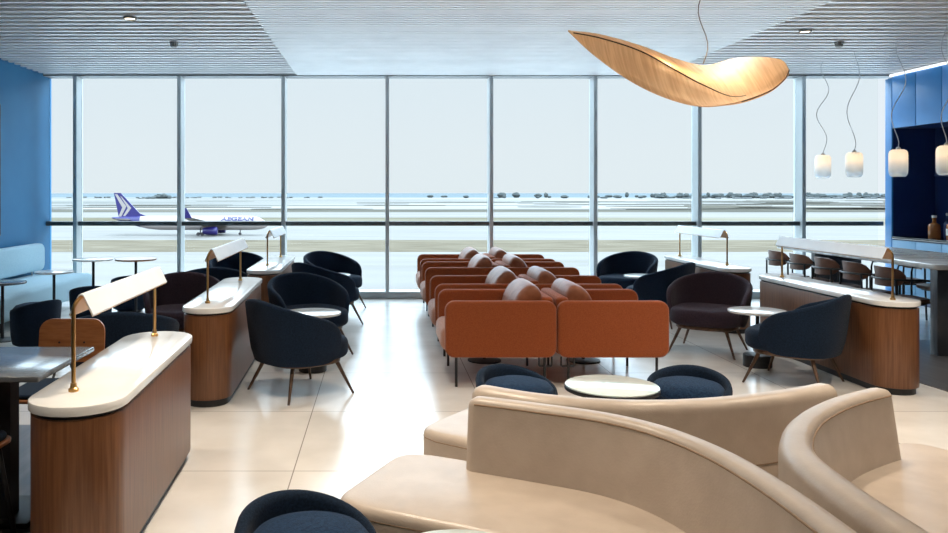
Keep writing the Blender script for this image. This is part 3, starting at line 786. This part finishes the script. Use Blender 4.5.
# ------------------------------------------------------------------ airfield outside
ZG = -10.6
def band(name, y0, y1, mat): 
    w0 = 12000 if y1 > 2000 else 2600
    return structure(MB().box(-w0, w0, y0, y1, ZG - .5, ZG).build(name, mat))
def yd(py): return FPX * (EYE - ZG) / (py - PY0)
band('ground_bounce', 12.5, 88, 'bounceconcrete')  # below the view; whitened to throw daylight up into the room
band('ground_apron', 88, yd(252), 'concrete')
band('ground_verge', yd(252), yd(240), 'drygrass')
band('ground_taxiway', yd(240), yd(226), 'concrete')
band('ground_grass', yd(226), yd(217.5), 'greengrass')
band('ground_runway', yd(217.5), yd(212.3), 'runway')
band('ground_scrub', yd(212.3), yd(209.3), 'scrub')
band('ground_salt_flat', yd(209.3), yd(197.6), 'salt')
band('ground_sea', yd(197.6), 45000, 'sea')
# painted taxi lines and joints on the apron
for y0, w in ((yd(262), .5), (yd(266), .35)):
    o = MB().box(-75, 60, y0, y0 + w, ZG, ZG + .01).build('taxi_line', 'yellowline'); tag(o, 'faded yellow guide line painted across the apron, ' + ('farther' if w > .4 else 'nearer') + ' one', 'marking', 'painted apron lines')
# low scrub islands on the salt flat, right of centre
isl = MB()
for k in range(90):
    y = random.uniform(580, 1300); x = random.uniform(-.5, .95) * y if k < 25 else random.uniform(.38, .9) * y; a = random.uniform(25, 110); b = random.uniform(5, 24)
    isl.prism([(x + a * math.cos(2*PI*j/14) * random.uniform(.8, 1.1), y + b * math.sin(2*PI*j/14)) for j in range(14)], ZG, ZG + .3)
tag(isl.build('scrub_island', 'scrub'), 'low scrub islands scattered on the pale salt flat', 'scrub', kind='stuff')
def blob(mb, c, rx, rz, n=8):
    rings = []
    for i in range(1, 6):
        v = PI * i / 6; rings.append([(c[0] + rx * math.sin(v) * math.cos(2*PI*j/n) * random.uniform(.85, 1.15), c[1] + rx * math.sin(v) * math.sin(2*PI*j/n), c[2] + rz * (1 - math.cos(v)) * random.uniform(.9, 1.1)) for j in range(n)])
    mb.loft(rings)
tl = MB()
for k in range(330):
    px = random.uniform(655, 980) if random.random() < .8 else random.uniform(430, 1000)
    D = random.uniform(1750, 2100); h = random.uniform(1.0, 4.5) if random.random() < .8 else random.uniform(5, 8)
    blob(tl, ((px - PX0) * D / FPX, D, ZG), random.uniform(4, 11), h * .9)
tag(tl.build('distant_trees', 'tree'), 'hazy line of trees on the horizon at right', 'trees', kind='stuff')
tl = MB()
for k in range(26):
    px = random.gauss(160, 7); D = random.uniform(1700, 1800); blob(tl, ((px - PX0) * D / FPX, D, ZG), random.uniform(4, 9), random.uniform(2, 7.5) * max(.3, 1 - abs(px - 160) / 18))
for k in range(60):
    px = random.uniform(50, 330); D = random.uniform(1900, 2050); blob(tl, ((px - PX0) * D / FPX, D, ZG), random.uniform(3, 8), random.uniform(.8, 1.8))
tag(tl.build('distant_grove', 'tree'), 'hazy clump of trees on the horizon behind the airliner', 'trees', kind='stuff')
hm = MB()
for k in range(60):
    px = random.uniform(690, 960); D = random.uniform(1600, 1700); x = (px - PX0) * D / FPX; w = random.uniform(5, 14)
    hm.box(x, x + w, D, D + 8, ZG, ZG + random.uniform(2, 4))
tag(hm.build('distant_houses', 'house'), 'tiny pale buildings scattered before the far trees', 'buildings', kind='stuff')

# ------------------------------------------------------------------ airliner
AY = 230.0
ap = thing('airliner', ((190 - PX0) * AY / FPX, AY, ZG)); tag(ap, 'white airliner with indigo tail taxiing outside the left windows', 'airplane')
u = AY / FPX
def ax(px): return (px - 190) * u
def az(py, dy=0): return EYE - (py - PY0) * (AY + dy) / FPX - ZG
fz = az(223); rr = 2.02; n = 28
prof = [(ax(267.5), .05, fz - .6), (ax(266.5), .6, fz - .55), (ax(264), 1.15, fz - .4), (ax(260), 1.65, fz - .18), (ax(255), 1.95, fz - .03), (ax(249), rr, fz), (ax(160), rr, fz), (ax(148), 1.85, fz + .18), (ax(136), 1.4, fz + .6),
        (ax(124), .85, fz + 1.05), (ax(116), .4, fz + 1.35), (ax(112.5), .12, fz + 1.5)]
MB().loft([[(x, r * math.cos(2*PI*j/n), z + r * math.sin(2*PI*j/n)) for j in range(n)] for x, r, z in prof]).build('fuselage', 'hull', ap, angle=60)
rearp = [(ax(141), 1.62 + .04, fz + .42), (ax(136), 1.44, fz + .6), (ax(124), .89, fz + 1.05), (ax(116), .44, fz + 1.35), (ax(112), .15, fz + 1.5)]
MB().loft([[(x, r * math.cos(2*PI*j/n), z + r * math.sin(2*PI*j/n)) for j in range(n)] for x, r, z in rearp]).build('tail_cone', 'indigo', ap, angle=60)
def slab(outline, y0, y1): return MB().loft([[(x, y0, z) for x, z in outline], [(x, y1, z) for x, z in outline]])
fin = [(ax(149), az(217)), (ax(140), az(213.5)), (ax(121), az(193)), (ax(114), az(193)), (ax(115.5), az(200)), (ax(119), az(217.5))]
fo = slab(fin, -.16, .16).build('tail_fin', 'indigo', ap)
for sgn, pts in enumerate(([(115, 194.2), (117.5, 194.2), (126.5, 206.5), (121.5, 216.5), (118.7, 216.5), (122.5, 207.5)], [(120.3, 195.5), (122.4, 197.5), (131.5, 208), (125.6, 216), (123.2, 216), (128, 208)])):
    for y0 in (-.2, .17): slab([(ax(a), az(b)) for a, b in pts], y0, y0 + .03).build('white_stripe', 'hull', fo)
def wing(root, tip, th0, th1, yr, yt):
    """root/tip: (x_lead, x_trail, z)."""
    def sec(xl, xt, z, y, th): return [(xl, y, z), (xl * .7 + xt * .3, y, z + th/2), (xt, y, z + .02), (xl * .7 + xt * .3, y, z - th/2)]
    return MB().loft([sec(*root, yr, th0), sec(*tip, yt, th1)])
wing((ax(229), ax(203), fz - .9), (5.2, 2.3, fz + 1.9), 1.7, .5, -1.6, -17).build('wing', 'wingtan', ap)
wing((ax(228), ax(206), fz - 1.2), (4.6, 2.5, fz - 1.3), .8, .25, 1.6, 17).build('wing', 'wingtan', ap)
for sg in (-1, 1):
    zb_ = fz + (1.95 if sg < 0 else -1.35)
    MB().loft([[(4.6, sg*17, zb_), (2.5, sg*17, zb_), (2.5, sg*17.25, zb_), (4.6, sg*17.25, zb_)],
               [(3.3, sg*17.8, zb_ + 2.7), (2.3, sg*17.8, zb_ + 2.7), (2.3, sg*18.0, zb_ + 2.7), (3.3, sg*18.0, zb_ + 2.7)]]).build('winglet', 'indigo', ap)
    wing((ax(134), ax(119), fz + .9), (ax(124), ax(118), fz + 1.3), .6, .25, sg*.6, sg*6).build('stabilizer', 'wingtan', ap)
    ey = sg * 5.8; ez = fz - 2.0; nn = 20
    en = MB().loft([[(ax(a), ey + r * math.cos(2*PI*j/nn), ez + r * math.sin(2*PI*j/nn)) for j in range(nn)] for a, r in ((221.5, 1.0), (221, 1.15), (217, 1.22), (211, 1.1), (207.5, .8))])
    eo = en.build('engine', 'indigo', ap, angle=60)
    MB().box(ax(207), ax(217), ey - .12, ey + .12, ez + .9, ez + 1.7).build('pylon', 'wingtan', eo)
    for k in (-1, 1): 
        w = MB().loft([[(ax(203) + k*.55 + .5 * math.cos(2*PI*j/16), sg * 3.6 + yy, .5 + .5 * math.sin(2*PI*j/16)) for j in range(16)] for yy in (-.2, .2)]); w.build('main_wheel', 'tyre', ap)
    MB().tube([(ax(203), sg*3.6, .5), (ax(203), sg*3.0, fz - 1.2)], .18, 8).build('gear_strut', 'tyre', ap)
MB().loft([[(ax(240) + .4 * math.cos(2*PI*j/16), yy, .4 + .4 * math.sin(2*PI*j/16)) for j in range(16)] for yy in (-.25, .25)]).build('nose_wheel', 'tyre', ap)
MB().tube([(ax(240), 0, .4), (ax(240.5), 0, fz - 1.7)], .14, 8).build('gear_strut', 'tyre', ap)
def side(x, z): return -math.sqrt(max(.01, rr*rr - (z - fz)**2)) - .03
wz = fz + .16
wins = MB()
for a, b, num in ((148, 173, 34), (207, 250, 56)):
    for k in range(num):
        x = ax(a + (b - a) * k / (num - 1)); yy = side(x, wz); wins.box(x - .13, x + .13, yy, yy + .05, wz - .19, wz + .19)
wo = wins.build('cabin_windows', 'darkpane', ap); wo['kind'] = 'stuff'
MB().loft([[(ax(261.5), -1.32, fz + .35), (ax(264.6), -.85, fz + .18), (ax(264.2), -.78, fz + .62), (ax(261.3), -1.0, fz + .95)], [(ax(261.5), -1.22, fz + .35), (ax(264.5), -.75, fz + .18), (ax(264.1), -.68, fz + .62), (ax(261.3), -.9, fz + .95)]]).build('cockpit_window', 'darkpane', ap)
fc = bpy.data.curves.new('lettering', 'FONT'); fc.body = 'AEGEAN'; fc.extrude = .02; fc.size = 1.0; fc.offset = .04; fc.align_x = 'CENTER'
tmp = bpy.data.objects.new('lettering_tmp', fc); COL.objects.link(tmp)
dg = bpy.context.evaluated_depsgraph_get(); me = bpy.data.meshes.new_from_object(tmp.evaluated_get(dg))
bpy.data.objects.remove(tmp); bpy.data.curves.remove(fc)
xs = [v.co.x for v in me.vertices]; ys = [v.co.y for v in me.vertices]
kx = (ax(255) - ax(222.5)) / (max(xs) - min(xs)); kz = 1.15 / (max(ys) - min(ys))
for v in me.vertices:
    x, y, z = v.co; zz = fz + .68 + (y - min(ys)) * kz
    v.co = (ax(238.5) + x * kx, side(0, zz) - .05 + z, zz)
me.materials.clear(); me.materials.append(M['indigo'])
lt = bpy.data.objects.new('lettering', me); COL.objects.link(lt); lt.parent = ap

# ------------------------------------------------------------------ daylight
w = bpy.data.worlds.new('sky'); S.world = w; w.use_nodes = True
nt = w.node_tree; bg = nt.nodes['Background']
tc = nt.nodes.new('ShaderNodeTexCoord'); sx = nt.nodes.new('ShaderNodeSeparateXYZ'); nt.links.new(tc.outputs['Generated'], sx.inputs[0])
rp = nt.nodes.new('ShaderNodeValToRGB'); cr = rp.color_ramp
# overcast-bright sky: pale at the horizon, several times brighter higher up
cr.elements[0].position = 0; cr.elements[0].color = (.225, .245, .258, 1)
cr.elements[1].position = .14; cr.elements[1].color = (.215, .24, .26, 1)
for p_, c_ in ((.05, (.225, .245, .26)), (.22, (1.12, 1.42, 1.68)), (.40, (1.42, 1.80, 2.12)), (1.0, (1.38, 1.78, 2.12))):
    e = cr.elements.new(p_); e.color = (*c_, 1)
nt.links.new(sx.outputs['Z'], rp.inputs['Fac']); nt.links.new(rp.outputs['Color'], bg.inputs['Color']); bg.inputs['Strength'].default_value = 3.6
sd = bpy.data.lights.new('sun', 'SUN'); sd.energy = 1.2; sd.angle = R(1.5); sd.color = (1, .95, .88)
so = bpy.data.objects.new('sun', sd); COL.objects.link(so)
so.rotation_euler = Vector((.72, -.28, .75)).to_track_quat('Z', 'Y').to_euler()
